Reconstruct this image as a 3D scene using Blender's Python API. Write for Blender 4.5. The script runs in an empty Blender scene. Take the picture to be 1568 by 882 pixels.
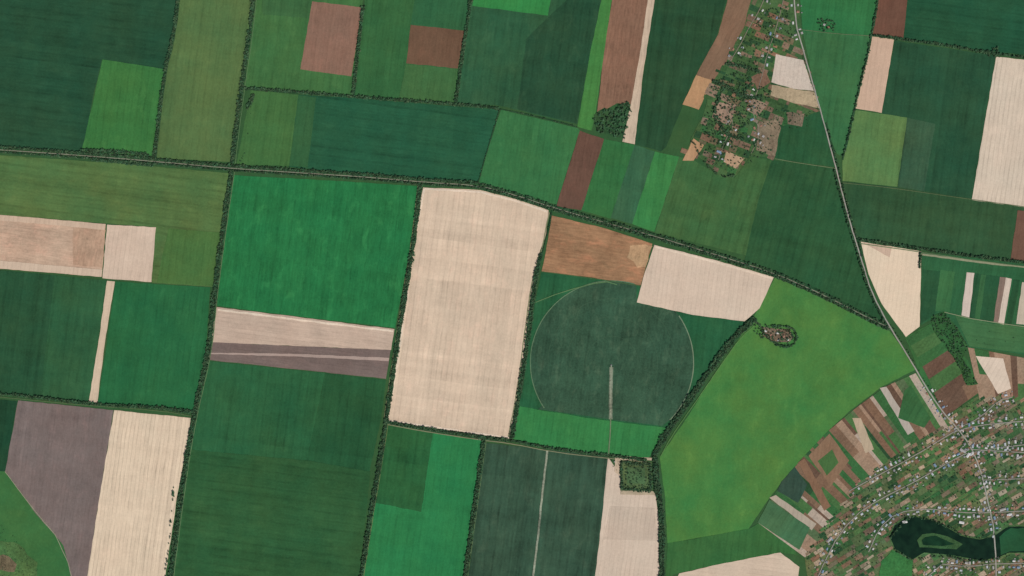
import bpy, math, random
import numpy as np
from mathutils import Vector
random.seed(7); rng=np.random.default_rng(7)
S=4.0
def s2l(c):
    c/=255.0
    return c/12.92 if c<=0.04045 else ((c+0.055)/1.055)**2.4
def col(c):
    l=.3*c[0]+.59*c[1]+.11*c[2]
    if c[1]>c[0]:   # vegetation: aerial haze mixed into the colour, a little paler and warmer
        f=.10; c=[q*(1-f)+l*f for q in c]; c=[c[0]+10,c[1]+7,c[2]+5]; K=(1.10,1.08,1.12)
    else:
        f=.08; c=[q*(1-f)+l*f+3 for q in c]; K=(1.12,1.11,1.13)  # all other colours get a fainter haze lift
    return (s2l(c[0])/K[0],s2l(c[1])/K[1],s2l(c[2])/K[2],1)
def ext(p):
    x,y=p
    if y<=0: x+=8; y=-60
    elif y>=882: x-=8; y=945
    if x<=0: x=-80; y-=8
    elif x>=1568: x=1650; y+=8
    return (x,y)
def W(p): return ((p[0]-784)*S,(441-p[1])*S)
scene=bpy.context.scene
scene.view_settings.view_transform='Standard'; scene.view_settings.look='None'; scene.view_settings.exposure=0
# ---------- world / sun / camera
EL,AZ=54,140
w=bpy.data.worlds.new("World"); scene.world=w; w.use_nodes=True
nt=w.node_tree; nt.nodes.clear()
o=nt.nodes.new('ShaderNodeOutputWorld'); b=nt.nodes.new('ShaderNodeBackground'); k=nt.nodes.new('ShaderNodeTexSky')
k.sky_type='NISHITA'; k.sun_disc=False; k.sun_elevation=math.radians(EL); k.sun_rotation=math.radians(AZ)
b.inputs[1].default_value=0.06
nt.links.new(k.outputs[0],b.inputs[0]); nt.links.new(b.outputs[0],o.inputs[0])
sd=bpy.data.lights.new('sun','SUN'); sd.energy=3.35; sd.angle=math.radians(0.5); sd.color=(1,0.96,0.90)
so=bpy.data.objects.new('sun',sd); scene.collection.objects.link(so)
a=math.radians(AZ); e=math.radians(EL)
dirv=Vector((math.sin(a)*math.cos(e),math.cos(a)*math.cos(e),math.sin(e)))
so.rotation_euler=dirv.to_track_quat('Z','Y').to_euler(); so.location=(0,0,500)
cd=bpy.data.cameras.new('camera'); co=bpy.data.objects.new('camera',cd); scene.collection.objects.link(co)
cd.lens=50; cd.sensor_width=36; co.location=(0,0,1568*S*50/36); cd.clip_start=10; cd.clip_end=120000
scene.camera=co
# ---------- field node group
def N(t,ty,**kw):
    n=t.nodes.new(ty)
    for a_,v in kw.items(): setattr(n,a_,v)
    return n
def build_group():
    g=bpy.data.node_groups.new('field_surface','ShaderNodeTree')
    I=g.interface
    I.new_socket('Color',in_out='INPUT',socket_type='NodeSocketColor')
    for nm in ('Angle','Width','Band','Streak','Mottle','Cross','Grain','Hue','Tram','Blotch'):
        I.new_socket(nm,in_out='INPUT',socket_type='NodeSocketFloat')
    I.new_socket('Color',in_out='OUTPUT',socket_type='NodeSocketColor')
    gi=N(g,'NodeGroupInput'); go=N(g,'NodeGroupOutput')
    L=g.links.new
    def M(op,a_,b_=None,clamp=False):
        n=N(g,'ShaderNodeMath',operation=op); n.use_clamp=clamp
        for i,v in enumerate((a_,b_)):
            if v is None: continue
            if isinstance(v,(int,float)): n.inputs[i].default_value=v
            else: L(v,n.inputs[i])
        return n.outputs[0]
    geo=N(g,'ShaderNodeNewGeometry')
    vr=N(g,'ShaderNodeVectorRotate',rotation_type='Z_AXIS')
    wn=N(g,'ShaderNodeTexNoise'); wn.inputs['Scale'].default_value=0.006; wn.inputs['Detail'].default_value=1
    L(geo.outputs['Position'],wn.inputs['Vector'])
    vs=N(g,'ShaderNodeVectorMath',operation='SCALE'); L(wn.outputs['Color'],vs.inputs[0]); vs.inputs['Scale'].default_value=12
    va=N(g,'ShaderNodeVectorMath',operation='ADD'); L(geo.outputs['Position'],va.inputs[0]); L(vs.outputs[0],va.inputs[1])
    L(va.outputs[0],vr.inputs['Vector']); L(gi.outputs['Angle'],vr.inputs['Angle'])
    sp=N(g,'ShaderNodeSeparateXYZ'); L(vr.outputs[0],sp.inputs[0])
    u,v=sp.outputs[0],sp.outputs[1]
    def band(c,wd):
        q=M('FLOOR',M('DIVIDE',c,wd)); n=N(g,'ShaderNodeTexWhiteNoise',noise_dimensions='1D'); L(q,n.inputs['W'])
        n2=N(g,'ShaderNodeTexNoise',noise_dimensions='1D'); n2.inputs['Scale'].default_value=0.02; n2.inputs['Detail'].default_value=3; L(c,n2.inputs['W'])
        return M('ADD',M('MULTIPLY',M('SUBTRACT',n.outputs[0],0.5),0.75),M('MULTIPLY',M('SUBTRACT',n2.outputs[0],0.5),1.8))
    def noise(vec,sc,det,ro=0.55,dist=0):
        n=N(g,'ShaderNodeTexNoise'); n.inputs['Scale'].default_value=sc; n.inputs['Detail'].default_value=det; n.inputs['Roughness'].default_value=ro
        n.inputs['Distortion'].default_value=dist
        L(vec,n.inputs['Vector']); return n
    P=geo.outputs['Position']
    mod=noise(P,0.006,3)
    modv=M('MAXIMUM',M('SUBTRACT',M('MULTIPLY',mod.outputs[0],4.0),1.0),0.0)
    b1=M('MULTIPLY',M('MULTIPLY',band(u,gi.outputs['Width']),modv),gi.outputs['Band'])
    b2=M('MULTIPLY',M('MULTIPLY',band(v,M('MULTIPLY',gi.outputs['Width'],1.7)),modv),gi.outputs['Cross'])
    fr=M('FRACT',M('DIVIDE',u,M('MULTIPLY',gi.outputs['Width'],.9)))
    tl=M('MULTIPLY',M('MULTIPLY',M('LESS_THAN',fr,0.24),modv),gi.outputs['Tram'])
    cx=N(g,'ShaderNodeCombineXYZ'); L(M('MULTIPLY',u,0.085),cx.inputs[0]); L(M('MULTIPLY',v,0.012),cx.inputs[1])
    st=noise(cx.outputs[0],1.0,3,.6); s1=M('MULTIPLY',M('SUBTRACT',st.outputs[0],0.5),M('MULTIPLY',gi.outputs['Streak'],2.0))
    m1=noise(P,0.0045,8,0.70,.3)
    mm=M('MULTIPLY',M('SUBTRACT',m1.outputs[0],0.5),M('MULTIPLY',gi.outputs['Mottle'],3.2))
    gr=noise(P,0.075,3,0.85)
    gg=M('MULTIPLY',M('SUBTRACT',gr.outputs[0],0.5),M('MULTIPLY',gi.outputs['Grain'],3.2))
    # blotches: pale patches where the crop is thin, stretched along the rows
    bx=N(g,'ShaderNodeCombineXYZ'); L(M('MULTIPLY',u,0.016),bx.inputs[0]); L(M('MULTIPLY',v,0.0085),bx.inputs[1])
    bn=noise(bx.outputs[0],1.0,6,.68,.4)
    bl=M('MULTIPLY',M('MULTIPLY',M('SUBTRACT',bn.outputs[0],0.53),7.0,True),gi.outputs['Blotch'])
    bl2=M('MULTIPLY',M('MULTIPLY',M('SUBTRACT',0.42,bn.outputs[0]),7.0,True),M('MULTIPLY',gi.outputs['Blotch'],.5))
    bl=M('SUBTRACT',bl,bl2)
    tot=M('ADD',M('ADD',M('ADD',b1,b2),M('ADD',s1,mm)),M('ADD',M('ADD',M('SUBTRACT',gg,tl),bl),1.0))
    tot=M('MAXIMUM',tot,0.3)
    sc=N(g,'ShaderNodeVectorMath',operation='SCALE'); L(gi.outputs['Color'],sc.inputs[0]); L(tot,sc.inputs['Scale'])
    h=noise(P,0.0035,6,.62)
    hf=M('MULTIPLY',M('SUBTRACT',h.outputs[0],0.5),gi.outputs['Hue'])
    cc=N(g,'ShaderNodeCombineXYZ'); L(M('ADD',M('ADD',M('MULTIPLY',hf,3.0),1.0),M('MULTIPLY',bl,.8)),cc.inputs[0]); L(M('ADD',M('MULTIPLY',hf,0.3),1.0),cc.inputs[1]); L(M('SUBTRACT',1.0,M('MULTIPLY',hf,0.5)),cc.inputs[2])
    mu=N(g,'ShaderNodeVectorMath',operation='MULTIPLY'); L(sc.outputs[0],mu.inputs[0]); L(cc.outputs[0],mu.inputs[1])
    L(mu.outputs[0],go.inputs[0])
    return g
G=build_group()
VT=math.radians(7.5); HZ=math.radians(-82.5)
def base_mat(name,rough=0.95,spec=0.1):
    m=bpy.data.materials.new(name); m.use_nodes=True
    p=m.node_tree.nodes['Principled BSDF']; p.inputs['Roughness'].default_value=rough; p.inputs['Specular IOR Level'].default_value=spec
    return m,p
def field_mat(name,c,angle=VT,width=34,band=.06,streak=.1,mottle=.12,cross=.03,grain=.1,hue=.15,tram=0,blotch=0,attr=False):
    m,p=base_mat(name); t=m.node_tree
    n=N(t,'ShaderNodeGroup',node_tree=G)
    if attr:
        at=N(t,'ShaderNodeAttribute',attribute_name='tint'); t.links.new(at.outputs['Color'],n.inputs['Color'])
    else: n.inputs['Color'].default_value=col(c)
    for k_,v in (('Angle',angle),('Width',width),('Band',band),('Streak',streak),('Mottle',mottle),('Cross',cross),('Grain',grain),('Hue',hue),('Tram',tram),('Blotch',blotch)):
        n.inputs[k_].default_value=v
    t.links.new(n.outputs[0],p.inputs['Base Color'])
    return m
STY={'tan':dict(width=30,band=.06,streak=.09,mottle=.10,cross=.04,grain=.11,hue=.04,tram=.06,blotch=.02),
 'brown':dict(width=26,band=.10,streak=.20,mottle=.20,cross=.04,grain=.17,hue=.08,tram=.05,blotch=.07),
 'green':dict(width=44,band=.10,streak=.16,mottle=.19,cross=.06,grain=.18,hue=.26,tram=.07,blotch=.08),
 'dark':dict(width=56,band=.14,streak=.17,mottle=.25,cross=.09,grain=.20,hue=.32,tram=.08,blotch=.11),
 'past':dict(width=80,band=.03,streak=.07,mottle=.22,cross=.0,grain=.17,hue=.40,tram=0,blotch=.10)}
def area(pts): return sum(pts[i][0]*pts[(i+1)%len(pts)][1]-pts[(i+1)%len(pts)][0]*pts[i][1] for i in range(len(pts)))/2
def densify(pts,step=9,j=0.45):
    out=[]
    n=len(pts)
    for i in range(n):
        a_=pts[i]; b_=pts[(i+1)%n]; d=math.hypot(b_[0]-a_[0],b_[1]-a_[1]); kk=max(1,int(d/step))
        nx,ny=(-(b_[1]-a_[1])/max(d,1e-6),(b_[0]-a_[0])/max(d,1e-6))
        out.append(a_)
        for q in range(1,kk):
            f=q/kk; r=random.uniform(-j,j)
            out.append((a_[0]+(b_[0]-a_[0])*f+nx*r,a_[1]+(b_[1]-a_[1])*f+ny*r))
    return out
ZC={}
def zof(layer):
    n=ZC.get(layer,0); ZC[layer]=n+1
    return layer*0.6+(n%56)*0.0105
def add_mesh(name,verts,faces,mat,center=True,z=0):
    if center:
        cx=sum(v[0] for v in verts)/len(verts); cy=sum(v[1] for v in verts)/len(verts)
    else: cx=cy=0
    me=bpy.data.meshes.new(name)
    me.from_pydata([(v[0]-cx,v[1]-cy,v[2] if len(v)>2 else 0) for v in verts],[],faces)
    me.update(); me.materials.append(mat)
    ob=bpy.data.objects.new(name,me); ob.location=(cx,cy,z); scene.collection.objects.link(ob); return ob
def field(name,c,pts,style='green',layer=1,jit=0.45,do_ext=True,**kw):
    if do_ext: pts=[ext(p) for p in pts]
    if jit: pts=densify(pts,9,jit)
    wp=[W(p) for p in pts]
    if area(wp)<0: wp=wp[::-1]
    st=dict(STY[style]); st.update(kw)
    m=field_mat(name+'_surface',c,**st)
    return add_mesh(name,wp,[list(range(len(wp)))],m,z=zof(layer))
def smooth(pts,n=1):
    for _ in range(n):
        o_=[pts[0]]
        for i in range(len(pts)-1):
            a_,b_=pts[i],pts[i+1]
            o_+= [(a_[0]*.75+b_[0]*.25,a_[1]*.75+b_[1]*.25),(a_[0]*.25+b_[0]*.75,a_[1]*.25+b_[1]*.75)]
        o_.append(pts[-1]); pts=o_
    return pts
def ribbon(name,c,pts,wpx,layer=5,var=0.15,do_ext=True,sm=1,jit=.25,off=0,**kw):
    if do_ext: pts=[ext(p) for p in pts]
    if sm: pts=smooth(pts,sm)
    dp=[]
    for i in range(len(pts)-1):
        a_,b_=pts[i],pts[i+1]; d=math.hypot(b_[0]-a_[0],b_[1]-a_[1]); kk=max(1,int(d/7))
        for q in range(kk): dp.append((a_[0]+(b_[0]-a_[0])*q/kk+(random.uniform(-jit,jit) if jit else 0),a_[1]+(b_[1]-a_[1])*q/kk))
    dp.append(pts[-1])
    vs=[];fs=[]
    for i,p in enumerate(dp):
        a_=dp[max(0,i-1)]; b_=dp[min(len(dp)-1,i+1)]; dx,dy=b_[0]-a_[0],b_[1]-a_[1]; d=math.hypot(dx,dy) or 1
        for s in (-1,1):
            ww=wpx/2*(1+random.uniform(-var,var))*s+off
            x,y=W((p[0]-dy/d*ww,p[1]+dx/d*ww)); vs.append((x,y,0))
        if i: fs.append((2*i-2,2*i-1,2*i+1,2*i))
    v0,v1,v2=vs[fs[0][0]],vs[fs[0][1]],vs[fs[0][2]]
    if (v1[0]-v0[0])*(v2[1]-v0[1])-(v1[1]-v0[1])*(v2[0]-v0[0])<0: fs=[f[::-1] for f in fs]
    st=dict(width=30,band=0,streak=.05,mottle=.25,cross=0,grain=.22,hue=.1); st.update(kw)
    return add_mesh(name,vs,fs,field_mat(name+'_surface',c,**st),z=zof(layer))
# ---------- ground sheet to the horizon
def ground():
    m,p=base_mat('ground_surface'); t=m.node_tree
    geo=N(t,'ShaderNodeNewGeometry'); mp=N(t,'ShaderNodeMapping'); mp.inputs['Rotation'].default_value=(0,0,math.radians(7.5)); mp.inputs['Scale'].default_value=(1/1150,1/1400,1)
    t.links.new(geo.outputs['Position'],mp.inputs[0])
    vo=N(t,'ShaderNodeTexVoronoi',distance='CHEBYCHEV'); vo.inputs['Scale'].default_value=1; vo.inputs['Randomness'].default_value=0.55; t.links.new(mp.outputs[0],vo.inputs['Vector'])
    sp=N(t,'ShaderNodeSeparateColor'); t.links.new(vo.outputs['Color'],sp.inputs[0])
    cr=N(t,'ShaderNodeValToRGB'); cr.color_ramp.interpolation='CONSTANT'
    cs=[(34,82,50),(45,105,55),(30,88,52),(205,175,145),(60,100,52),(28,78,46),(120,88,68)]
    el=cr.color_ramp.elements
    while len(el)<len(cs): el.new(0.5)
    for i,c in enumerate(cs): el[i].position=i/len(cs); el[i].color=col(c)
    t.links.new(sp.outputs[0],cr.inputs[0])
    ln=N(t,'ShaderNodeVectorMath',operation='ABSOLUTE'); t.links.new(geo.outputs['Position'],ln.inputs[0])
    s2=N(t,'ShaderNodeSeparateXYZ'); t.links.new(ln.outputs[0],s2.inputs[0])
    a1=N(t,'ShaderNodeMath',operation='LESS_THAN'); t.links.new(s2.outputs[0],a1.inputs[0]); a1.inputs[1].default_value=3350
    a2=N(t,'ShaderNodeMath',operation='LESS_THAN'); t.links.new(s2.outputs[1],a2.inputs[0]); a2.inputs[1].default_value=1930
    a3=N(t,'ShaderNodeMath',operation='MULTIPLY'); t.links.new(a1.outputs[0],a3.inputs[0]); t.links.new(a2.outputs[0],a3.inputs[1])
    mx=N(t,'ShaderNodeMix',data_type='RGBA'); t.links.new(a3.outputs[0],mx.inputs[0]); t.links.new(cr.outputs[0],mx.inputs[6]); mx.inputs[7].default_value=col((44,86,48))
    n=N(t,'ShaderNodeGroup',node_tree=G)
    for k_,v in (('Angle',VT),('Width',50),('Band',.06),('Streak',.1),('Mottle',.2),('Cross',.04),('Grain',.15),('Hue',.3),('Blotch',.05)): n.inputs[k_].default_value=v
    t.links.new(mx.outputs[2],n.inputs['Color']); t.links.new(n.outputs[0],p.inputs['Base Color'])
    R=45000
    add_mesh('ground',[(-R,-R,0),(R,-R,0),(R,R,0),(-R,R,0)],[(0,1,2,3)],m)
ground()
# ---------- FIELDS
F=field
g='green_crop_field'; dk='dark_green_crop_field'; wh='harvested_wheat_field'; pl='plowed_field'
F(dk,(29,74,50),[(0,0),(272,0),(266,60),(252,106),(156,92),(142,150),(128,233),(0,228)],'dark',1,angle=HZ)
F(g,(48,112,54),[(157,91),(252,106),(232,238),(125,232)],'green',2,blotch=.16)
F(g,(76,108,60),[(275,0),(386,0),(382,60),(370,130),(353,248),(240,242),(255,106),(268,60)],'green',1)
F(g,(54,105,56),[(390,0),(557,0),(554,12),(540,145),(373,135),(384,60)],'green',1,blotch=.14)
F(g,(50,98,56),[(392,0),(478,0),(474,28),(402,22)],'green',2)
F(pl,(140,104,86),[(478,2),(554,11),(538,117),(460,106)],'brown',2)
F(g,(43,98,54),[(558,0),(720,0),(711,60),(698,157),(541,147)],'green',1)
F(g,(38,95,58),[(636,0),(720,0),(712,47),(629,38)],'green',2)
F(pl,(112,82,62),[(629,38),(711,47),(701,105),(622,97)],'brown',2)
F(g,(55,102,56),[(622,98),(701,106),(697,156),(611,151)],'green',2)
F(dk,(38,86,56),[(722,0),(925,0),(905,85),(884,190),(766,162),(701,157),(713,60)],'dark',1,blotch=.16)
F(dk,(31,73,49),[(842,24),(925,0),(904,85),(883,189),(792,167),(806,60)],'dark',2,blotch=.2)
F(g,(40,128,62),[(726,0),(845,0),(839,24),(723,9)],'green',3)
F(g,(56,121,56),[(925,0),(938,0),(925,80),(912,172),(906,200),(884,194),(902,90)],'green',3)
F(pl,(136,99,78),[(938,0),(992,0),(982,80),(968,160),(945,158),(914,174),(925,80)],'brown',3,streak=.4)
F('dirt_strip',(204,178,152),[(992,0),(1004,0),(985,110),(972,221),(953,217),(968,150),(982,70)],'tan',4,streak=.3)
F(dk,(31,71,45),[(1004,0),(1120,0),(1098,55),(1062,120),(1046,160),(1020,225),(1012,232),(972,221),(986,110)],'dark',1)
F(pl,(132,101,78),[(1122,0),(1156,0),(1140,40),(1112,95),(1092,124),(1066,115),(1100,52)],'brown',2,angle=math.radians(27))
F(pl,(182,138,98),[(1066,115),(1091,123),(1070,168),(1045,160)],'brown',3)
F(g,(57,105,54),[(384,138),(457,145),(443,254),(362,252)],'green',1)
F(dk,(27,84,57),[(457,145),(541,150),(700,163),(766,168),(748,225),(732,277),(640,273),(500,262),(443,255)],'dark',1,angle=HZ)
F(g,(40,91,54),[(457,146),(484,149),(471,257),(443,254)],'green',2)
F(g,(45,109,61),[(767,168),(885,196),(888,200),(852,313),(733,280),(748,225)],'green',1,blotch=.14)
F(pl,(106,76,62),[(888,200),(925,213),(890,322),(852,316)],'brown',2)
F(g,(42,106,56),[(925,213),(972,222),(935,335),(890,322)],'green',1)
F(g,(46,94,64),[(972,222),(1003,232),(968,343),(935,334)],'green',1)
F(g,(48,123,62),[(1003,232),(1040,240),(1002,355),(968,343)],'green',1)
F(g,(54,97,53),[(1040,240),(1062,245),(1100,268),(1125,272),(1150,240),(1182,245),(1165,305),(1145,392),(1002,356)],'dark',1,angle=math.radians(15))
F(dk,(34,81,48),[(1182,245),(1277,258),(1296,330),(1316,395),(1332,450),(1360,498),(1260,452),(1187,420),(1140,398),(1160,310)],'dark',1,angle=math.radians(15))
F(g,(38,109,60),[(1212,0),(1345,0),(1336,55),(1229,48)],'green',1)
F(g,(48,105,61),[(1229,48),(1336,56),(1308,165),(1290,240),(1281,235),(1262,190),(1246,130)],'green',1)
F(pl,(112,76,60),[(1345,0),(1388,0),(1383,60),(1336,53)],'brown',2)
F(dk,(25,78,52),[(1388,0),(1568,0),(1568,86),(1383,62)],'dark',1,angle=HZ)
F(wh,(206,171,145),[(1334,56),(1369,60),(1350,173),(1309,166)],'tan',2,streak=.13)
F(dk,(31,76,51),[(1370,62),(1525,85),(1510,170),(1487,308),(1414,292),(1432,190),(1350,174)],'dark',1)
F(dk,(39,79,49),[(1290,278),(1375,286),(1568,322),(1568,402),(1410,382),(1315,366)],'dark',1)
F(g,(80,120,66),[(1308,168),(1389,180),(1374,286),(1290,277),(1290,245)],'green',2)
F(dk,(45,84,60),[(1389,180),(1432,190),(1415,293),(1375,286)],'dark',2)
F(wh,(216,195,172),[(1525,87),(1568,92),(1568,320),(1488,306)],'tan',2,angle=math.radians(8),tram=.11,streak=.16)
F(pl,(112,80,64),[(1558,322),(1568,324),(1568,402),(1547,400)],'brown',3)
F(wh,(228,203,174),[(1318,370),(1411,385),(1408,500),(1387,516),(1350,465),(1330,420)],'tan',2,mottle=.05,streak=.05)
F(wh,(203,172,148),[(1320,371),(1366,378),(1362,394)],'tan',3)
A12=math.radians(12)
F(g,(38,94,57),[(1412,386),(1568,406),(1568,545),(1482,532),(1446,477),(1410,498)],'green',1,angle=A12)
F(dk,(32,80,50),[(1413,412),(1440,416),(1432,480),(1409,496)],'dark',2,angle=A12)
F(g,(48,104,60),[(1440,413),(1462,416),(1454,478),(1432,476)],'green',2,angle=A12)
F(dk,(31,80,50),[(1492,418),(1534,424),(1523,494),(1484,487)],'dark',2,angle=A12)
F(g,(46,98,58),[(1502,420),(1510,421),(1500,490),(1492,488)],'green',3,angle=A12)
F(wh,(212,192,176),[(1480,417),(1492,418),(1484,486),(1472,483)],'tan',3)
F(wh,(212,191,172),[(1540,425),(1549,427),(1537,497),(1528,495)],'tan',3)
F(pl,(136,112,98),[(1531,424),(1540,425),(1528,495),(1521,494)],'brown',3)
F(dk,(30,76,46),[(1552,428),(1562,429),(1549,497),(1540,496)],'dark',3,angle=A12)
F(wh,(196,180,158),[(1565,432),(1568,432),(1568,498),(1556,496)],'tan',3)
F(g,(54,104,62),[(1462,482),(1520,496),(1568,500),(1568,543),(1484,530)],'green',2,angle=HZ)
F(wh,(138,140,112),[(1412,388),(1500,400),(1568,408),(1568,411),(1500,403),(1412,391)],'tan',3)
F(pl,(158,117,84),[(845,330),(920,348),(999,373),(981,437),(900,424),(829,416),(836,385)],'brown',2,angle=HZ,mottle=.42,streak=.42,blotch=.2)
F(wh,(182,144,106),[(965,376),(999,377),(989,408),(976,410),(960,394)],'brown',3,mottle=.6,jit=3,grain=.3,blotch=.2)
F(wh,(216,191,168),[(1002,375),(1090,397),(1185,424),(1163,472),(1140,492),(1060,482),(975,463),(985,425)],'tan',4)
F(wh,(218,191,164),[(648,287),(735,291),(790,305),(840,322),(836,360),(824,392),(812,480),(796,580),(781,671),(700,660),(592,645),(606,560),(620,460),(632,370)],'tan',2,width=36,band=.09,cross=.11,mottle=.16,streak=.11,tram=.07,blotch=.05)
F(g,(26,112,60),[(357,268),(500,276),(640,285),(626,390),(605,502),(460,485),(331,468),(345,350)],'green',1,angle=VT,mottle=.26,streak=.30,band=.15,hue=.22,blotch=.24)
F(wh,(198,171,150),[(331,470),(460,486),(604,504),(599,536),(460,530),(323,524)],'tan',2,angle=HZ,mottle=.2,streak=.18)
F(pl,(122,103,96),[(323,524),(460,530),(598,536),(591,580),(460,566),(318,551)],'brown',2,angle=HZ)
F('dirt_strip',(176,152,140),[(320,540),(460,542),(596,548),(595,553),(460,546),(320,542)],'tan',3,angle=HZ)
F(g,(33,91,54),[(318,553),(498,571),(470,706),(285,690),(300,640)],'dark',1)
F(dk,(29,82,48),[(498,571),(591,582),(584,640),(566,722),(470,706)],'dark',1)
F(g,(37,86,48),[(287,688),(470,705),(567,722),(552,882),(262,882),(276,760)],'dark',2,angle=HZ)
F(g,(74,108,58),[(0,240),(180,250),(350,265),(342,330),(325,439),(232,433),(238,348),(0,331)],'dark',1,angle=HZ,mottle=.2)
F(g,(64,107,53),[(258,350),(338,356),(326,438),(240,433)],'green',2)
F(wh,(197,163,137),[(0,330),(162,343),(156,424),(0,413)],'brown',2,angle=HZ,streak=.30,mottle=.3,blotch=.1)
F(wh,(188,152,125),[(112,348),(162,352),(157,410),(112,405)],'brown',3,angle=VT,streak=.30,mottle=.5,jit=1,blotch=.1)
F(wh,(213,186,163),[(164,344),(239,348),(232,432),(157,426)],'tan',3,mottle=.2)
F(wh,(210,183,158),[(0,400),(157,413),(155,424),(0,412)],'tan',4)
F(wh,(206,176,150),[(0,330),(162,343),(160,352),(0,338)],'tan',4)
F(dk,(36,87,54),[(0,414),(164,429),(137,615),(0,604)],'dark',1)
F(dk,(31,77,49),[(0,414),(84,422),(62,606),(0,602)],'dark',2)
F('dirt_strip',(212,186,158),[(164,430),(176,431),(160,530),(149,617),(136,615),(150,530)],'tan',2)
F(g,(28,98,56),[(177,431),(322,440),(315,540),(296,628),(150,617)],'green',1,blotch=.14)
F(dk,(22,66,43),[(0,612),(27,614),(8,722),(0,727)],'dark',1)
F(pl,(122,106,101),[(28,613),(174,628),(155,745),(132,882),(97,835),(50,780),(8,722)],'brown',2,mottle=.24)
F(wh,(224,199,170),[(175,628),(292,640),(285,690),(272,755),(252,882),(132,882),(155,745)],'tan',2,streak=.18,band=.12,tram=.13,width=26)
F('pasture',(48,104,54),[(0,722),(8,722),(97,835),(134,882),(0,882)],'past',1)
F('pasture',(66,106,58),[(0,824),(30,834),(58,862),(70,882),(0,882)],'past',2,mottle=.7,jit=3,grain=.5)
F(pl,(112,98,74),[(0,848),(14,852),(26,864),(22,876),(0,874)],'brown',3,mottle=.8,jit=3,grain=.6)
F(dk,(31,90,49),[(592,649),(663,662),(645,784),(570,768)],'dark',1,mottle=.36)
F(g,(31,120,66),[(663,662),(739,674),(722,780),(708,882),(552,882),(568,768),(645,784)],'green',1)
F(dk,(45,78,60),[(742,678),(850,690),(931,700),(922,790),(912,882),(718,882),(730,780)],'dark',1,streak=.32,band=.22,mottle=.36,blotch=.2,hue=.15)
F(wh,(212,189,167),[(931,700),(950,728),(950,752),(1004,757),(1012,830),(1014,882),(912,882),(922,790)],'tan',2)
F(wh,(200,178,157),[(934,775),(1002,778),(1007,828),(924,826)],'tan',3)
# pivot field
F(dk,(29,89,55),[(829,417),(900,425),(981,438),(975,463),(1060,482),(1142,493),(1100,545),(1055,610),(1021,655),(900,640),(795,622),(808,520)],'dark',1)
circ=[(937+125*math.cos(t),555+125*math.sin(t)) for t in np.linspace(math.radians(45),math.radians(45-290),70)]
circ=[p for p in circ if p[1]<=640+ (p[0]-900)*0.12]
circ.append((824,627)); circ=[p for p in circ if not(p[0]>976 and p[1]<468)]
pts=[p for p in circ]+[(975,464),(1022,474),(1014,652),(940,643)]
pts=sorted(set(pts),key=lambda p:math.atan2(p[1]-555,p[0]-937))
F('pivot_irrigated_field',(44,80,60),pts,'dark',2,jit=0,mottle=.5,streak=.25,grain=.34,band=.06,hue=.12,blotch=.32)
arc=[(937+125*math.cos(math.radians(t)),555+125*math.sin(math.radians(t))) for t in range(-35,48,4)]
ribbon('pivot_wheel_track',(106,128,102),arc,1.6,4,sm=0,jit=0)
arc=[(937+125*math.cos(math.radians(t)),555+125*math.sin(math.radians(t))) for t in range(-74,-218,-4)]
ribbon('pivot_wheel_track',(86,118,88),arc,1.4,4,sm=0,jit=0)
for rr in (40,70,98):
    arc=[(937+rr*math.cos(math.radians(t)),555+rr*math.sin(math.radians(t))) for t in range(-205 if rr<90 else -212,55 if rr<80 else 35,5)]
    ribbon('pivot_wheel_track',(54,88,66),arc,0.7,3,sm=0,jit=0)
F(g,(42,121,62),[(795,622),(900,640),(1021,655),(992,703),(930,697),(850,686),(785,672)],'green',3)
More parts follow.
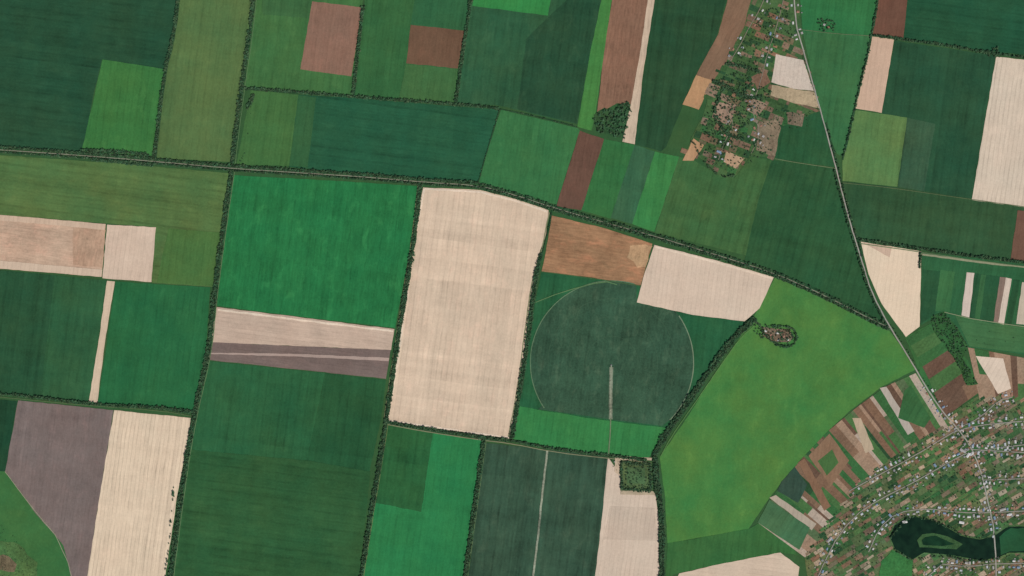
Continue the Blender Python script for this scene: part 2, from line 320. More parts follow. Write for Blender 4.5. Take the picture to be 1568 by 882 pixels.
# big pasture
F('pasture',(62,121,55),[(1187,424),(1270,458),(1358,502),(1384,535),(1402,566),(1350,592),(1300,630),(1268,660),(1225,705),(1182,757),(1146,810),(1022,832),(1018,760),(1010,700),(1055,635),(1105,555),(1150,492)],'past',1,mottle=.2,hue=.5,blotch=.13)
F(g,(46,101,51),[(1022,832),(1146,810),(1182,790),(1222,850),(1195,846),(1110,862),(1030,880),(1024,882)],'green',2)
F(wh,(211,186,162),[(1018,882),(1040,878),(1110,862),(1195,846),(1224,868),(1222,882)],'tan',3,angle=HZ)
F(g,(46,102,53),[(1386,516),(1428,494),(1482,552),(1498,590),(1442,640),(1412,580)],'green',1)
def strip_set(name,outer,inner,n,pal,layer,split=0.5,seed=1):
    r=random.Random(seed)
    def at(line,f):
        L_=[math.dist(line[i],line[i+1]) for i in range(len(line)-1)]; d=f*sum(L_)
        for i,l in enumerate(L_):
            if d<=l or i==len(L_)-1:
                q=d/l; return (line[i][0]+(line[i+1][0]-line[i][0])*q,line[i][1]+(line[i+1][1]-line[i][1])*q)
            d-=l
    cuts=[0]
    while cuts[-1]<1: cuts.append(cuts[-1]+r.uniform(.4,1.6)/n)
    cuts[-1]=1
    vs=[];fs=[];cs=[]
    for i in range(len(cuts)-1):
        a0,a1=at(outer,cuts[i]),at(outer,cuts[i+1]); b0,b1=at(inner,cuts[i]),at(inner,cuts[i+1])
        ks=[0,1] if r.random()>split else [0,r.uniform(.3,.7),1]
        for q in range(len(ks)-1):
            l=lambda p,s,f:(p[0]+(s[0]-p[0])*f,p[1]+(s[1]-p[1])*f)
            quad=[W(l(a0,b0,ks[q])),W(l(a1,b1,ks[q])),W(l(a1,b1,ks[q+1])),W(l(a0,b0,ks[q+1]))]
            if area(quad)<0: quad=quad[::-1]
            k0=len(vs); vs+=[(x,y,0) for x,y in quad]; fs.append((k0,k0+1,k0+2,k0+3)); cs.append(r.choice(pal))
    m=field_mat(name+'_surface',None,attr=True,angle=math.radians(35),width=12,band=.12,streak=.22,mottle=.3,grain=.35,hue=.15)
    ob=add_mesh(name,vs,fs,m,z=zof(layer))
    at_=ob.data.attributes.new('tint','FLOAT_COLOR','FACE'); at_.data.foreach_set('color',np.array([col(c) for c in cs],dtype=np.float32).ravel())
    return ob
BR=(128,98,76);BR2=(106,80,64);TN=(176,156,138);TN2=(158,128,104);GR=(46,98,53);GR2=(62,106,58);GD=(36,75,46);GY=(78,102,68)
strip_set('allotment_strips',[(1160,800),(1185,757),(1225,705),(1268,660),(1310,625),(1355,592),(1405,570)],[(1236,856),(1262,812),(1292,778),(1322,741),(1353,711),(1403,677),(1456,655)],38,[BR,BR,BR2,BR2,TN2,GR,GR,GR2,GD,GY,GR,TN],2,seed=5)
strip_set('allotment_strips',[(1388,518),(1420,575),(1445,640)],[(1428,496),(1480,560),(1500,600)],7,[BR2,BR2,BR,GR,GR2,GR],2,.3,seed=3)
strip_set('allotment_strips',[(1482,532),(1568,548)],[(1500,612),(1568,612)],6,[BR,GR,BR2,TN2,GR2],2,.5,seed=8)
F(wh,(222,200,178),[(1494,545),(1536,549),(1548,595),(1528,603)],'tan',3,angle=math.radians(30))
F(wh,(182,168,154),[(1347,594),(1357,592),(1400,660),(1390,666)],'tan',3,do_ext=False)
F(wh,(184,162,134),[(1305,640),(1318,640),(1338,688),(1325,694)],'tan',3)
F(wh,(180,164,144),[(1178,762),(1188,758),(1250,802),(1243,812)],'tan',3)
F(pl,(134,100,76),[(1222,708),(1232,702),(1272,775),(1262,782)],'brown',3)
F(pl,(138,107,82),[(1238,698),(1270,664),(1300,705),(1272,745)],'brown',3)
F(g,(60,104,56),[(1252,706),(1274,688),(1284,708),(1266,728)],'green',4)
F(dk,(44,74,62),[(1196,738),(1217,715),(1236,742),(1222,770),(1190,752)],'dark',3)
F(g,(60,106,70),[(1160,800),(1178,765),(1240,808),(1224,842)],'green',3,angle=math.radians(35))
F(g,(48,98,54),[(1375,640),(1385,598),(1395,590),(1425,640),(1415,655)],'green',3,angle=math.radians(30))
# ---------- villages: garden plots
def inside(p,poly):
    x,y=p; r=False; n=len(poly)
    for i in range(n):
        x1,y1=poly[i]; x2,y2=poly[(i+1)%n]
        if (y1>y)!=(y2>y) and x<(x2-x1)*(y-y1)/(y2-y1)+x1: r=not r
    return r
def plots(name,poly,ang,wx,wy,pal,layer,seed,fill=0.9,excl=()):
    r=random.Random(seed); vs=[];fs=[];cs=[]
    cx=sum(p[0] for p in poly)/len(poly); cy=sum(p[1] for p in poly)/len(poly); ca,sa=math.cos(ang),math.sin(ang)
    y=-300
    while y<300:
        hh=wy*r.uniform(.6,1.5); x=-300
        while x<300:
            ww=wx*r.uniform(.4,1.7)
            px=cx+(x+ww/2)*ca-(y+hh/2)*sa; py=cy+(x+ww/2)*sa+(y+hh/2)*ca
            if inside((px,py),poly) and r.random()<fill and not any(inside((px,py),e_) for e_ in excl):
                q=[]
                i0,i1,j0,j1=r.uniform(0,.7),r.uniform(0,.7),r.uniform(0,.9),r.uniform(0,.9)
                for dx,dy in ((i0,j0),(ww-i1,j1),(ww-i0,hh-j0),(i1,hh-j1)):
                    xx=x+dx; yy=y+dy
                    q.append(W((cx+xx*ca-yy*sa,cy+xx*sa+yy*ca)))
                if area(q)<0: q=q[::-1]
                k0=len(vs); vs+=[(a_,b_,0) for a_,b_ in q]; fs.append((k0,k0+1,k0+2,k0+3)); cs.append(r.choice(pal))
            x+=ww
        y+=hh
    m=field_mat(name+'_surface',None,attr=True,angle=0,width=9,band=.12,streak=.15,mottle=.5,grain=.55,hue=.3)
    ob=add_mesh(name,vs,fs,m,z=zof(layer))
    at_=ob.data.attributes.new('tint','FLOAT_COLOR','FACE'); at_.data.foreach_set('color',np.array([col(c) for c in cs],dtype=np.float32).ravel())
pond_px=[(1362,822),(1370,804),(1384,795),(1402,791),(1425,796),(1448,806),(1470,820),(1500,826),(1520,822),(1545,806),(1568,798),(1568,838),(1545,846),(1530,853),(1500,858),(1470,852),(1440,848),(1415,846),(1398,856),(1385,850),(1370,840)]
marsh_px=[(1350,858),(1366,842),(1385,850),(1398,858),(1395,882),(1340,882)]
SEV=[(1236,882),(1232,852),(1258,808),(1288,775),(1318,738),(1350,708),(1400,674),(1452,652),(1444,640),(1498,606),(1650,606),(1650,945),(1236,945)]
F('village_green',(80,100,62),SEV,'past',1,do_ext=False,mottle=.5,grain=.5)
palV=[GR,GR2,GD,(58,94,53),(50,90,50),(92,102,70),(110,102,80),BR,(142,114,90),(156,136,112),GY,(70,108,60),(114,92,74),(48,84,48),(130,112,90),(166,148,124),(56,92,54)]
plots('garden_plots',SEV,math.radians(-32),11,6,palV,2,11,.85,excl=(pond_px,marsh_px))
NV=[(1156,0),(1210,0),(1229,70),(1246,130),(1256,172),(1235,200),(1195,196),(1187,243),(1150,238),(1128,268),(1108,272),(1085,258),(1070,240),(1045,246),(1062,205),(1075,180),(1092,124),(1112,95),(1140,40)]
NVx=[ext(p) if p[1]<=0 else p for p in NV]
F('village_green',(60,94,53),NVx,'past',2,do_ext=False,mottle=.5,grain=.4,jit=1)
palN=[GR,GD,GD,(50,88,48),BR,(116,92,74),(126,100,80),(48,82,46),(60,94,54),(108,98,72),(132,110,90)]
plots('garden_plots',NVx,math.radians(22),11,8,palN,3,4,.75)
F(wh,(205,187,170),[(1188,83),(1230,92),(1246,139),(1215,136),(1181,126)],'tan',4,grain=.2)
F(wh,(178,156,124),[(1182,130),(1248,142),(1255,166),(1215,158),(1180,146)],'tan',4,mottle=.5,grain=.3,jit=1)
F(g,(32,82,49),[(1192,196),(1255,170),(1279,240),(1277,256),(1187,243)],'dark',3)
F(wh,(186,142,104),[(1062,212),(1078,222),(1062,246),(1045,246)],'brown',4,jit=1)
F(wh,(182,150,118),[(1112,232),(1140,242),(1126,258),(1108,248)],'brown',4,jit=1)
F(wh,(150,124,104),[(1096,155),(1128,160),(1118,192),(1090,180)],'brown',4,mottle=.6,grain=.5,jit=1.5)
F(wh,(150,124,104),[(1152,150),(1175,160),(1160,178),(1146,170)],'brown',4,grain=.4,jit=1.5)
F(wh,(130,112,90),[(1160,190),(1188,182),(1196,196),(1186,240),(1158,230)],'brown',4,mottle=.7,grain=.5,jit=1.5)
F(wh,(124,108,88),[(1204,172),(1232,174),(1228,194),(1206,190)],'brown',4,mottle=.7,grain=.6,jit=1.5)
F(pl,(126,96,76),[(1150,118),(1172,108),(1180,126),(1160,138)],'brown',4,grain=.5,jit=1)
# ---------- roads
main=[(0,232),(125,238),(235,247),(355,258),(450,264),(560,271),(650,279),(733,284),(790,299),(850,319),(930,342),(1000,361),(1080,385),(1185,418),(1260,451),(1330,487),(1362,502)]
ribbon('highway_road',(122,126,110),main,1.4,6)
vil=[(1205,0),(1218,38),(1228,70),(1245,130),(1262,190),(1280,258),(1298,330),(1318,395),(1335,450),(1362,500),(1390,545),(1415,588),(1441,628),(1466,656),(1484,680),(1500,715),(1512,765),(1524,820),(1534,882)]
ribbon('village_road',(158,153,142),vil,1.9,7)
TRK='dirt_track'
ribbon(TRK,(96,116,82),[(1186,243),(1225,250),(1280,258)],1.0,6)
ribbon(TRK,(88,112,78),[(1222,45),(1280,52),(1336,55),(1385,62)],1.0,6)
ribbon(TRK,(110,122,104),[(936,562),(935,600),(935,642)],5.5,5,sm=0,mottle=.8,grain=.6)
ribbon(TRK,(140,146,126),[(936,560),(935,600),(935,640)],1.3,6,sm=0,mottle=.8,grain=.6)
ribbon(TRK,(100,120,90),[(935,640),(934,668),(932,698)],1.8,6,sm=0)
ribbon(TRK,(130,138,120),[(838,690),(830,760),(824,820),(817,882)],3.0,5,sm=0,mottle=.8,grain=.6)
ribbon(TRK,(82,118,78),[(388,0),(383,60),(372,130),(357,250)],1.0,5,off=-3.2)
ribbon(TRK,(76,104,66),[(0,607),(60,612),(130,619),(245,627),(297,636)],1.2,5,off=1.5)
ribbon(TRK,(120,125,95),[(592,648),(650,659),(735,672),(780,677),(850,691),(930,700),(990,706)],1.4,5,off=1.6)
ribbon(TRK,(60,96,58),[(829,416),(900,425),(982,438)],1.2,5)
ribbon(TRK,(80,118,76),[(820,463),(860,447),(925,430),(945,436)],1.5,5)
ribbon(TRK,(150,148,122),[(8,722),(50,778),(97,833),(134,882)],1.0,5)
ribbon(TRK,(84,104,70),[(1290,280),(1360,287),(1470,303),(1568,320)],0.9,5)
ribbon(TRK,(120,128,92),[(845,326),(832,390),(818,430),(806,520),(794,610),(782,670)],1.4,5,off=3.9)
ribbon(TRK,(90,116,80),[(1310,372),(1410,386),(1500,400),(1568,409)],1.2,5)
ribbon(TRK,(130,142,108),[(1446,478),(1500,491),(1568,503)],1.1,5)
ribbon(TRK,(86,118,80),[(355,262),(345,330),(330,440),(320,540),(298,632),(281,730),(262,882)],1.1,5,off=-4.4)
ribbon(TRK,(110,120,84),[(644,284),(634,370),(620,455),(606,545),(592,640)],1.1,5,off=3.8)
ribbon(TRK,(96,118,72),[(592,640),(580,720),(566,800),(552,882)],1.0,5,off=-3.6)
ribbon(TRK,(84,110,74),[(741,674),(728,770),(712,882)],1.0,5,off=-3.6)
ribbon(TRK,(76,122,64),[(1156,492),(1130,514),(1102,554),(1062,612),(1024,666),(1008,696)],1.4,5,off=-4.5)
ribbon(TRK,(60,92,56),[(272,0),(266,60),(252,108),(237,240)],1.0,5,off=-2.8)
for hp in ([(650,289),(735,294),(790,308),(838,324)],[(650,289),(634,370),(622,460),(608,560),(594,643)],[(595,644),(700,659),(780,670)],[(1004,378),(1090,400),(1182,426)],[(333,474),(460,490),(602,507)]):
    ribbon('field_headland',(228,204,180),hp,3.0,4,sm=0,mottle=.3,grain=.2,var=.35)
streets=[[(1236,882),(1270,840),(1305,792),(1345,765),(1400,738),(1445,712),(1486,690),(1568,664)],
 [(1300,752),(1340,730),(1400,698),(1442,672),(1466,658),(1520,648),(1568,632)],
 [(1330,845),(1345,810),(1372,785),(1420,778),(1470,785),(1516,785),(1568,770)],
 [(1486,688),(1520,690),(1568,690)],[(1505,735),(1568,722)],
 [(1400,882),(1430,862),(1480,868),(1530,862),(1568,856)],
 [(1466,656),(1500,640),(1530,612),(1550,608)]]
for s_ in streets: ribbon('village_street',(146,141,130),s_,1.4,6)
nstreets=[[(1185,0),(1165,12),(1148,40),(1130,75),(1115,98)],[(1205,0),(1190,40),(1175,80),(1165,125),(1150,165),(1165,205),(1150,235)],[(1110,165),(1125,190),(1110,215),(1100,245)]]
for s_ in nstreets: ribbon('village_street',(134,124,108),s_,1.0,6)
# ---------- pond
def water(name,pts,layer,c0=(8,32,22),c1=(20,48,32)):
    m,p=base_mat(name+'_surface',0.15,0.12); t=m.node_tree
    nz=N(t,'ShaderNodeTexNoise'); nz.inputs['Scale'].default_value=0.02; nz.inputs['Detail'].default_value=6
    geo=N(t,'ShaderNodeNewGeometry'); t.links.new(geo.outputs['Position'],nz.inputs['Vector'])
    cr=N(t,'ShaderNodeValToRGB'); cr.color_ramp.elements[0].color=tuple(s2l(q) for q in c0)+(1,); cr.color_ramp.elements[1].color=tuple(s2l(q) for q in c1)+(1,); cr.color_ramp.elements[0].position=.35; cr.color_ramp.elements[1].position=.7
    t.links.new(nz.outputs[0],cr.inputs[0]); t.links.new(cr.outputs[0],p.inputs['Base Color'])
    wp=[W(q) for q in densify([ext(p_) if p_[0]>=1568 else p_ for p_ in pts],5,.5)]
    if area(wp)<0: wp=wp[::-1]
    return add_mesh(name,wp,[list(range(len(wp)))],m,z=zof(layer))
F('reed_marsh',(44,108,54),marsh_px,'past',4,mottle=.6,grain=.5,jit=1.5)
cxp=sum(p[0] for p in pond_px)/len(pond_px); cyp=sum(p[1] for p in pond_px)/len(pond_px)
F('pond_bank',(70,104,60),[(p[0]+(1.8 if p[0]>cxp else -1.8),p[1]+(1.8 if p[1]>cyp else -1.8)) for p in pond_px],'past',4,mottle=.6,grain=.6,jit=.6)
water('pond',pond_px,5)
F('reed_marsh',(26,76,46),[(1530,822),(1548,808),(1568,800),(1568,836),(1546,844),(1532,850)],'past',7,mottle=.5,jit=1.5)
F('pond_island',(52,88,50),[(1404,827),(1412,818),(1428,816),(1450,821),(1474,833),(1464,841),(1440,840),(1408,838)],'past',7,mottle=.5,grain=.5,do_ext=False,jit=.8)
water('pond',[(1411,827),(1417,822),(1432,820),(1462,833),(1440,836),(1413,834)],9,(12,42,26),(24,60,38))
F('paddock_edge',(70,98,60),[(948,704),(998,707),(999,755),(950,753)],'past',4,mottle=.6,grain=.5,jit=1)  # grassy edge of the paddock, beneath its ring of trees
F('dirt_yard',(196,173,146),[(942,698),(1000,701),(1000,705),(950,704),(948,728),(941,722)],'tan',5,mottle=.5)
F('dirt_yard',(180,161,134),[(950,751),(1000,752),(1004,758),(950,757)],'tan',5,mottle=.5)
F('grass_paddock',(62,98,62),[(960,714),(988,716),(987,742),(960,740)],'past',6,mottle=.6,grain=.5,jit=1)  # grass paddock inside the square of trees, holds no water
# ---------- trees
def tree_template(r):
    V=[];Fc=[];T=[]
    H=r.uniform(.9,1.15)
    def cone(p0,p1,r0,r1):
        k0=len(V)
        for p,rr in ((p0,r0),(p1,r1)):
            for q in range(4): V.append((p[0]+rr*math.cos(q*math.pi/2),p[1]+rr*math.sin(q*math.pi/2),p[2]))
        for q in range(4):
            a_,b_=k0+q,k0+(q+1)%4; Fc.extend([(a_,b_,b_+4),(a_,b_+4,a_+4)]); T.extend([1,1])
    cone((0,0,0),(0,0,.55*H),.035,.02)
    for i in range(2):
        t=r.uniform(0,6.28); cone((0,0,.35),(.22*math.cos(t),.22*math.sin(t),.62),.016,.008)
    lobes=[(0,0,.66*H,.30)]+[(.2*math.cos(t0:=r.uniform(0,6.28)),.2*math.sin(t0),r.uniform(.5,.8)*H,r.uniform(.17,.25)) for _ in range(4)]
    for i in range(46):
        lx,ly,lz,lr=r.choice(lobes)
        d=Vector((r.gauss(0,1),r.gauss(0,1),r.gauss(0,1))).normalized()*lr*r.uniform(.45,1.08)
        c=Vector((lx,ly,lz))+d
        n=(d.normalized()*.8+Vector((r.gauss(0,.5),r.gauss(0,.5),r.gauss(0,.5)+.4))).normalized()
        t=n.orthogonal().normalized(); bt=n.cross(t); s=r.uniform(.07,.14); ph=r.uniform(0,6.28)
        k0=len(V)
        for q in range(4):
            an=ph+q*math.pi/2; rr=s*r.uniform(.75,1.25); v=c+t*rr*math.cos(an)+bt*rr*math.sin(an)+n*r.uniform(-.02,.02); V.append(tuple(v))
        Fc.extend([(k0,k0+1,k0+2),(k0,k0+2,k0+3)]); T.extend([0,0])
    return np.array(V,dtype=np.float32),np.array(Fc,dtype=np.int32),np.array(T,dtype=np.int32)
TR=random.Random(3); TEMPL=[tree_template(TR) for _ in range(6)]
def fol_mat():
    m,p=base_mat('tree_foliage',.8,.15); t=m.node_tree
    at=N(t,'ShaderNodeAttribute',attribute_name='tint'); geo=N(t,'ShaderNodeNewGeometry')
    nz=N(t,'ShaderNodeTexNoise'); nz.inputs['Scale'].default_value=.25; t.links.new(geo.outputs['Position'],nz.inputs['Vector'])
    mr=N(t,'ShaderNodeMapRange'); mr.inputs[3].default_value=.6; mr.inputs[4].default_value=1.4; t.links.new(nz.outputs[0],mr.inputs[0])
    sc=N(t,'ShaderNodeVectorMath',operation='SCALE'); t.links.new(at.outputs['Color'],sc.inputs[0]); t.links.new(mr.outputs[0],sc.inputs['Scale'])
    t.links.new(sc.outputs[0],p.inputs['Base Color'])
    m2,p2=base_mat('tree_bark',.9)
    nn=N(m2.node_tree,'ShaderNodeTexNoise'); cr=N(m2.node_tree,'ShaderNodeValToRGB'); cr.color_ramp.elements[0].color=(.05,.035,.025,1); cr.color_ramp.elements[1].color=(.13,.1,.07,1)
    m2.node_tree.links.new(nn.outputs[0],cr.inputs[0]); m2.node_tree.links.new(cr.outputs[0],p2.inputs['Base Color'])
    return m,m2
FOL,BARK=fol_mat()
NT=0
def trees(name,pts,size=(11,19),base=(.050,.112,.054)):
    global NT
    if not pts: return
    NT+=len(pts)
    VV=[];FF=[];TT=[];CC=[];k0=0
    cx=sum(p[0] for p in pts)/len(pts); cy=sum(p[1] for p in pts)/len(pts); ox,oy=W((cx,cy))
    for p in pts:
        v,f,t=TEMPL[random.randrange(6)]
        x,y=W(p); h=random.uniform(*size); wd=h*random.uniform(.95,1.4); an=random.uniform(0,6.28); c,s=math.cos(an),math.sin(an)
        q=np.empty_like(v); q[:,0]=(v[:,0]*c-v[:,1]*s)*wd+x-ox; q[:,1]=(v[:,0]*s+v[:,1]*c)*wd+y-oy; q[:,2]=v[:,2]*h
        VV.append(q);FF.append(f+k0);TT.append(t);k0+=len(v)
        br=random.uniform(.55,1.5); yl=random.uniform(.8,1.35)
        CC.append(np.tile(np.array([base[0]*br*yl,base[1]*br,base[2]*br,1],dtype=np.float32),(len(f),1)))
    V=np.concatenate(VV);Fa=np.concatenate(FF);T=np.concatenate(TT);C=np.concatenate(CC)
    me=bpy.data.meshes.new(name); me.vertices.add(len(V)); me.vertices.foreach_set('co',V.ravel())
    me.loops.add(len(Fa)*3); me.loops.foreach_set('vertex_index',Fa.ravel())
    me.polygons.add(len(Fa)); me.polygons.foreach_set('loop_start',np.arange(0,len(Fa)*3,3,dtype=np.int32))
    me.polygons.foreach_set('loop_total',np.full(len(Fa),3,dtype=np.int32))
    me.materials.append(FOL); me.materials.append(BARK); me.polygons.foreach_set('material_index',T)
    me.update(calc_edges=True)
    a_=me.attributes.new('tint','FLOAT_COLOR','FACE'); a_.data.foreach_set('color',C.ravel())
    ob=bpy.data.objects.new(name,me); ob.location=(ox,oy,0); scene.collection.objects.link(ob)
def row(pts,wpx,step=2.0,gap=.08,off=0,name='tree_row',size=(11,19),do_ext=True,under=True):
    if do_ext: pts=[ext(p) for p in pts]
    wpx*=1.7
    if under: ribbon('undergrowth_strip',(30,68,42),pts,wpx*.85,5,var=.5,do_ext=False,off=off,mottle=.8,grain=.6,hue=.4)
    pts=smooth(pts,1); out=[]; lines=max(1,round(wpx/2.3)); ph=random.uniform(0,100)
    s_tot=0
    for i in range(len(pts)-1):
        a_,b_=pts[i],pts[i+1]; d=math.dist(a_,b_)
        if d<.01: continue
        dx,dy=(b_[0]-a_[0])/d,(b_[1]-a_[1])/d; t=0
        while t<d:
            s=s_tot+t; dens=.5+.5*math.sin(s*.13+ph)*math.sin(s*.047+ph*2)
            wm=wpx*(.6+.7*dens)
            for l in range(lines):
                if random.random()<gap*(1.8-1.2*dens): continue
                o_=((l+.5)/lines-.5)*wm+random.uniform(-.8,.8)+off
                out.append((a_[0]+dx*t-dy*o_+random.uniform(-.4,.4),a_[1]+dy*t+dx*o_+random.uniform(-.4,.4)))
            t+=step*random.uniform(.8,1.2)
        s_tot+=d
    trees(name,out,size)
def grove(poly,dens,name='tree_grove',size=(9,15),excl=()):
    xs=[p[0] for p in poly]; ys=[p[1] for p in poly]; A=abs(area(poly)); n=int(A*dens); out=[]
    while len(out)<n:
        p=(random.uniform(min(xs),max(xs)),random.uniform(min(ys),max(ys)))
        if inside(p,poly): out.append(p)
    trees(name,[p for p in out if not any(inside(p,e_) for e_ in excl)],size)
row(main[:8],2.5,off=-3.6,gap=.10); row(main[:8],2.0,off=3.3,gap=.15)
row(main[7:],1.7,off=-2.9,gap=.3); row(main[7:],2.2,off=3.1,gap=.12)
row([(125,236),(180,238),(228,243)],3.0,off=-6)
V2=[(388,0),(383,60),(372,130),(357,250)]
row([(272,0),(266,60),(252,108),(237,240)],2.8)
row(V2,3.8,off=1.5,gap=.15); row([(388,145),(384,158),(378,165)],3)
row([(355,262),(345,330),(330,440),(320,540),(298,632),(281,730),(262,882)],4.2)
row([(556,10),(541,145)],3.0)
row([(372,135),(450,141),(541,148),(620,154),(700,160),(745,164),(765,167)],2.4,gap=.08)
row([(765,167),(820,178),(885,195)],1.3,gap=.35,size=(6,11))
row([(722,0),(712,60),(698,158)],2.6)
row([(765,168),(748,225),(732,280)],1.2,gap=.4,size=(6,10))
row([(644,284),(634,370),(620,455),(606,545),(592,640),(580,720),(566,800),(552,882)],3.8)
row([(828,388),(818,440),(808,520),(796,600),(783,672)],4.0)
row([(845,322),(841,345),(830,388)],1.5,gap=.4,size=(6,11))
row([(592,646),(650,656),(735,669),(780,674)],3.3); row([(783,675),(850,687),(930,697),(990,704)],2.4,gap=.2)
row([(741,674),(728,770),(712,882)],3.6)
row([(1156,488),(1130,510),(1100,548),(1060,606),(1020,664),(1003,694)],5.2)
row([(1003,694),(1006,740),(1014,790),(1020,882)],5.4)
row([(0,604),(60,608),(130,618),(245,624),(297,631)],2.4,gap=.15); grove([(230,618),(297,628),(296,636),(262,632)],.13)
row([(142,245),(180,248),(235,254)],2.2)
row([(1345,0),(1335,56),(1310,160),(1290,245)],1.9,gap=.3); row([(1336,54),(1385,61),(1450,70),(1525,83),(1568,90)],2.2,gap=.15)
grove([(1505,78),(1528,72),(1530,88),(1512,86)],.15)
row([(1316,367),(1410,381),(1500,394),(1568,403)],2.5,gap=.12)
row([(1280,258),(1298,330),(1318,395),(1335,450),(1362,500)],1.7,off=3.3,gap=.25); row([(1262,190),(1280,258),(1298,330),(1318,395)],1.6,off=-3.3,gap=.35)
row([(1228,70),(1245,130),(1262,190)],1.2,off=3.0,gap=.6,size=(6,10),under=False)
row([(1409,387),(1408,410)],1.9)
row([(1362,500),(1390,545),(1415,588),(1441,628)],1.4,off=-3.2,gap=.4,size=(6,11),under=False)
row([(272,740),(268,800),(258,882)],1.5,off=5,gap=.5,under=False)
row([(388,142),(376,230),(366,252)],1.0,gap=.7,size=(4,8),under=False)
grovef=[(909,176),(925,165),(943,172),(946,160),(963,156),(967,172),(956,212),(932,206),(914,202)]
F('forest_floor',(40,76,44),grovef,'past',3,mottle=.8,grain=.6,jit=1.5); grove(grovef,.075,size=(11,20))
wedge=[(1425,485),(1446,477),(1468,505),(1482,530),(1474,548),(1498,588),(1480,590),(1462,550),(1430,508)]
F('forest_floor',(40,86,44),wedge,'past',3,mottle=.7,grain=.6,jit=1); grove(wedge,.10,size=(7,13))
farm=[(1148,488),(1162,492),(1180,500),(1210,500),(1222,516),(1214,530),(1195,532),(1165,518),(1150,506)]
F('farmyard',(130,112,92),[(1165,500),(1180,502),(1208,504),(1216,516),(1208,524),(1190,524),(1168,514)],'past',3,mottle=.8,grain=.8,jit=1.5)
grove(farm,.075,size=(9,14))
row([(1150,488),(1162,496),(1172,516),(1195,531),(1214,530),(1222,514),(1210,500),(1180,500)],1.4,under=False)
for s in range(4):
    q=[(951,708),(996,711),(996,751),(953,749),(951,708)]
    row([q[s],q[s+1]],2.4,do_ext=False,step=2.6,gap=.2,under=False)
grove([(948,704),(998,707),(999,755),(950,753)],.045,size=(7,14))
grove([(930,700),(952,704),(952,725),(940,722)],.05,name='scrub_bushes',size=(4,8))
grove([(1095,120),(1130,108),(1180,140),(1172,175),(1130,180),(1105,150),(1085,145)],.06)
grove([(1080,175),(1120,150),(1150,180),(1140,215),(1105,225),(1075,205)],.06)
grove([(1140,60),(1165,15),(1205,10),(1215,60),(1180,85),(1150,110),(1120,105)],.045,size=(7,13))
grove([(1070,215),(1140,215),(1185,205),(1180,235),(1120,262),(1080,250)],.04,size=(7,13))
row([(1092,124),(1110,132),(1140,150),(1168,150)],3.5,under=False); row([(1102,150),(1092,172),(1110,205),(1140,215)],3,under=False)
row([(1060,215),(1078,250),(1105,272),(1128,268)],1.3,under=False,gap=.35); row([(1112,98),(1140,102),(1165,112)],3,under=False)
grove([(1253,28),(1280,32),(1276,50),(1252,46)],.09)
grove([(1140,170),(1200,165),(1250,170),(1235,195),(1190,200)],.03,size=(6,11))
grove([(0,800),(30,830),(70,882),(0,882)],.03,name='scrub_bushes',size=(4,7))
grove([p for p in SEV],.017,name='garden_trees',size=(5,12),excl=(pond_px,marsh_px))
grove([(1462,500),(1568,515),(1568,530),(1480,528)],.004,size=(5,9))
row([(1362,824),(1384,797),(1402,790),(1448,804),(1472,819)],1.4,gap=.4,do_ext=False,under=False)
row([(1370,842),(1398,858),(1440,850),(1500,860),(1535,854)],1.6,gap=.35,do_ext=False,under=False)
grove([(1404,826),(1412,817),(1428,816),(1450,822),(1472,834),(1462,841),(1440,840),(1408,838)],.03,size=(4,7),excl=([(1412,823),(1430,820),(1462,834),(1440,835),(1412,833)],))
# ---------- houses
def simple_mat(name,c,var=.25,rough=.8):
    m,p=base_mat(name,rough,.2); t=m.node_tree
    n=N(t,'ShaderNodeTexNoise'); n.inputs['Scale'].default_value=.6; n.inputs['Detail'].default_value=4
    geo=N(t,'ShaderNodeNewGeometry'); t.links.new(geo.outputs['Position'],n.inputs['Vector'])
    mr=N(t,'ShaderNodeMapRange'); mr.inputs[3].default_value=1-var; mr.inputs[4].default_value=1+var; t.links.new(n.outputs[0],mr.inputs[0])
    sc=N(t,'ShaderNodeVectorMath',operation='SCALE'); sc.inputs[0].default_value=c[:3]; t.links.new(mr.outputs[0],sc.inputs['Scale']); t.links.new(sc.outputs[0],p.inputs['Base Color'])
    return m
wallm=[simple_mat('wall_whitewash',(.62,.6,.55)),simple_mat('wall_brick',(.34,.2,.14))]
winm=simple_mat('window_glass',(.04,.05,.06),rough=.2); doorm=simple_mat('door_wood',(.16,.08,.04))
roofs=[simple_mat('roof_asbestos',(.38,.36,.34)),simple_mat('roof_light',(.60,.58,.55)),simple_mat('roof_rust',(.32,.17,.12)),simple_mat('roof_grey',(.24,.24,.24)),simple_mat('roof_tin',(.48,.50,.52)),simple_mat('roof_blue',(.2,.28,.38))]
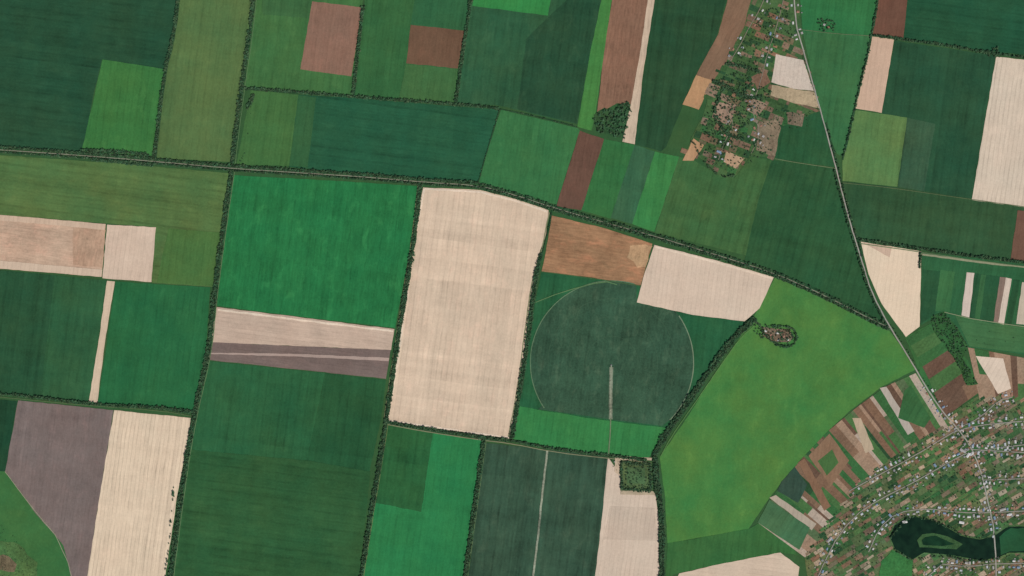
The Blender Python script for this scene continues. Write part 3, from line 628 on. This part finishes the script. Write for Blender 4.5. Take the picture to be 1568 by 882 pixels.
def house_mesh(name,L,Wd,H,R,roof,wall):
    V=[];Fc=[];Mi=[]
    def q(vs,mi): k0=len(V); V.extend(vs); Fc.append(tuple(range(k0,k0+len(vs)))); Mi.append(mi)
    l,w_=L/2,Wd/2
    z_=-6
    q([(-l,-w_,z_),(l,-w_,z_),(l,-w_,H),(-l,-w_,H)],0); q([(l,w_,z_),(-l,w_,z_),(-l,w_,H),(l,w_,H)],0)
    q([(l,-w_,z_),(l,w_,z_),(l,w_,H),(l,0,H+R),(l,-w_,H)],0); q([(-l,w_,z_),(-l,-w_,z_),(-l,-w_,H),(-l,0,H+R),(-l,w_,H)],0)
    o=.6; zz=H-R*o/w_
    for s in (-1,1):
        top=[(-l-o,0,H+R+.15),(l+o,0,H+R+.15),(l+o,s*(w_+o),zz+.15),(-l-o,s*(w_+o),zz+.15)]
        bot=[(x,y,z-.14) for x,y,z in top]
        if s>0: top=top[::-1]
        q(top[::-1],1); q(bot if s<0 else bot[::-1],1)
        e=[(-l-o,s*(w_+o),zz+.15),(l+o,s*(w_+o),zz+.15),(l+o,s*(w_+o),zz+.01),(-l-o,s*(w_+o),zz+.01)]; q(e,1)
    n=max(2,int(L/3.5))
    for s in (-1,1):
        for i in range(n):
            x=-l+L*(i+.5)/n; y=s*(w_+.03)
            if s<0 and i==n//2: q([(x-.5,y,0),(x+.5,y,0),(x+.5,y,2.1),(x-.5,y,2.1)],3)
            else: q([(x-.6,y,1),(x+.6,y,1),(x+.6,y,2.2),(x-.6,y,2.2)],2)
    cx_,cy_,c=l*.3,w_*.35,.4; z0,z1=H,H+R+1
    P=[(cx_-c,cy_-c),(cx_+c,cy_-c),(cx_+c,cy_+c),(cx_-c,cy_+c)]
    for i in range(4):
        a_,b_=P[i],P[(i+1)%4]; q([(a_[0],a_[1],z0),(b_[0],b_[1],z0),(b_[0],b_[1],z1),(a_[0],a_[1],z1)],4)
    q([(x,y,z1) for x,y in P],4)
    me=bpy.data.meshes.new(name); me.from_pydata(V,[],Fc)
    for m in (wall,roof,winm,doorm,wallm[1]): me.materials.append(m)
    me.polygons.foreach_set('material_index',Mi); me.update(); return me
hm=[]
for i,r_ in enumerate([0,1,0,2,3,4,1,4,2,0,5,3]):
    hm.append(house_mesh('house',random.uniform(11,17),random.uniform(8.5,11),3,random.uniform(1.6,2.6),roofs[r_],wallm[i%2]))
barn=[house_mesh('barn',38,13,4.5,3,roofs[0],wallm[0]),house_mesh('barn',30,14,4.5,2.5,roofs[1],wallm[1])]
shed=[house_mesh('shed',7,5,2.3,1.2,roofs[3],wallm[1]),house_mesh('shed',8,4.5,2.3,1.0,roofs[0],wallm[0])]
def place(me,name,p,ang,sc=1,z=2.0):
    ob=bpy.data.objects.new(name,me); x,y=W(p); ob.location=(x,y,z); ob.rotation_euler=(0,0,ang); ob.scale=(sc,sc,sc); scene.collection.objects.link(ob)
NH=0
def along(st,sp,offs,jit=1.0,p_=.9):
    global NH
    st=[ext(p) for p in st]; carry=random.uniform(0,sp)
    for i in range(len(st)-1):
        a_,b_=st[i],st[i+1]; d=math.dist(a_,b_); dx,dy=(b_[0]-a_[0])/d,(b_[1]-a_[1])/d; t=carry
        while t<d:
            for s in (-1,1):
                if random.random()>p_: continue
                of=s*(offs+random.uniform(-jit,jit)); p=(a_[0]+dx*t-dy*of,a_[1]+dy*t+dx*of)
                if inside(p,pond_px) or inside(p,marsh_px): continue
                an=math.atan2(-dy,dx)+random.choice((0,math.pi/2))+random.uniform(-.1,.1)
                place(random.choice(hm),'house',p,an,random.uniform(.85,1.2)); NH+=1
                if random.random()<.5:
                    of2=of+s*random.uniform(3.5,6); p2=(a_[0]+dx*(t+1.5)-dy*of2,a_[1]+dy*(t+1.5)+dx*of2)
                    if not(inside(p2,pond_px) or inside(p2,marsh_px)): place(random.choice(shed),'shed',p2,an)
            t+=sp*random.uniform(.7,1.4)
        carry=t-d
for s_ in streets: along(s_,8,4.8,1.6,p_=.85)
along(vil[11:],9,4.8,p_=.8)
for s_ in nstreets: along(s_,12,5,1.5,p_=.6)
along([(1205,0),(1218,38),(1228,70)],9,4.5,p_=.6)
for p,an,b_ in [((1474,690),-.5,0),((1482,697),1.0,1),((1385,799),.2,1),((1535,780),.3,0),((1560,700),.4,0),((1270,826),.9,0),((1545,788),.3,1),((1472,800),-.2,1)]:
    place(barn[b_],'barn',p,an)
for p in [(1172,507),(1180,513),(1190,510),(1200,515),(1206,520),(1192,521),(1262,38),(1268,42),(1104,178),(1152,214),(1146,209),(1103,234)]:
    place(random.choice(hm),'house',p,random.uniform(0,3.1)); NH+=1
place(shed[1],'pump_house',(941,707),.2,z=3); place(shed[0],'pump_house',(936,559),.2,z=3)
print('TREES',NT,'HOUSES',NH)
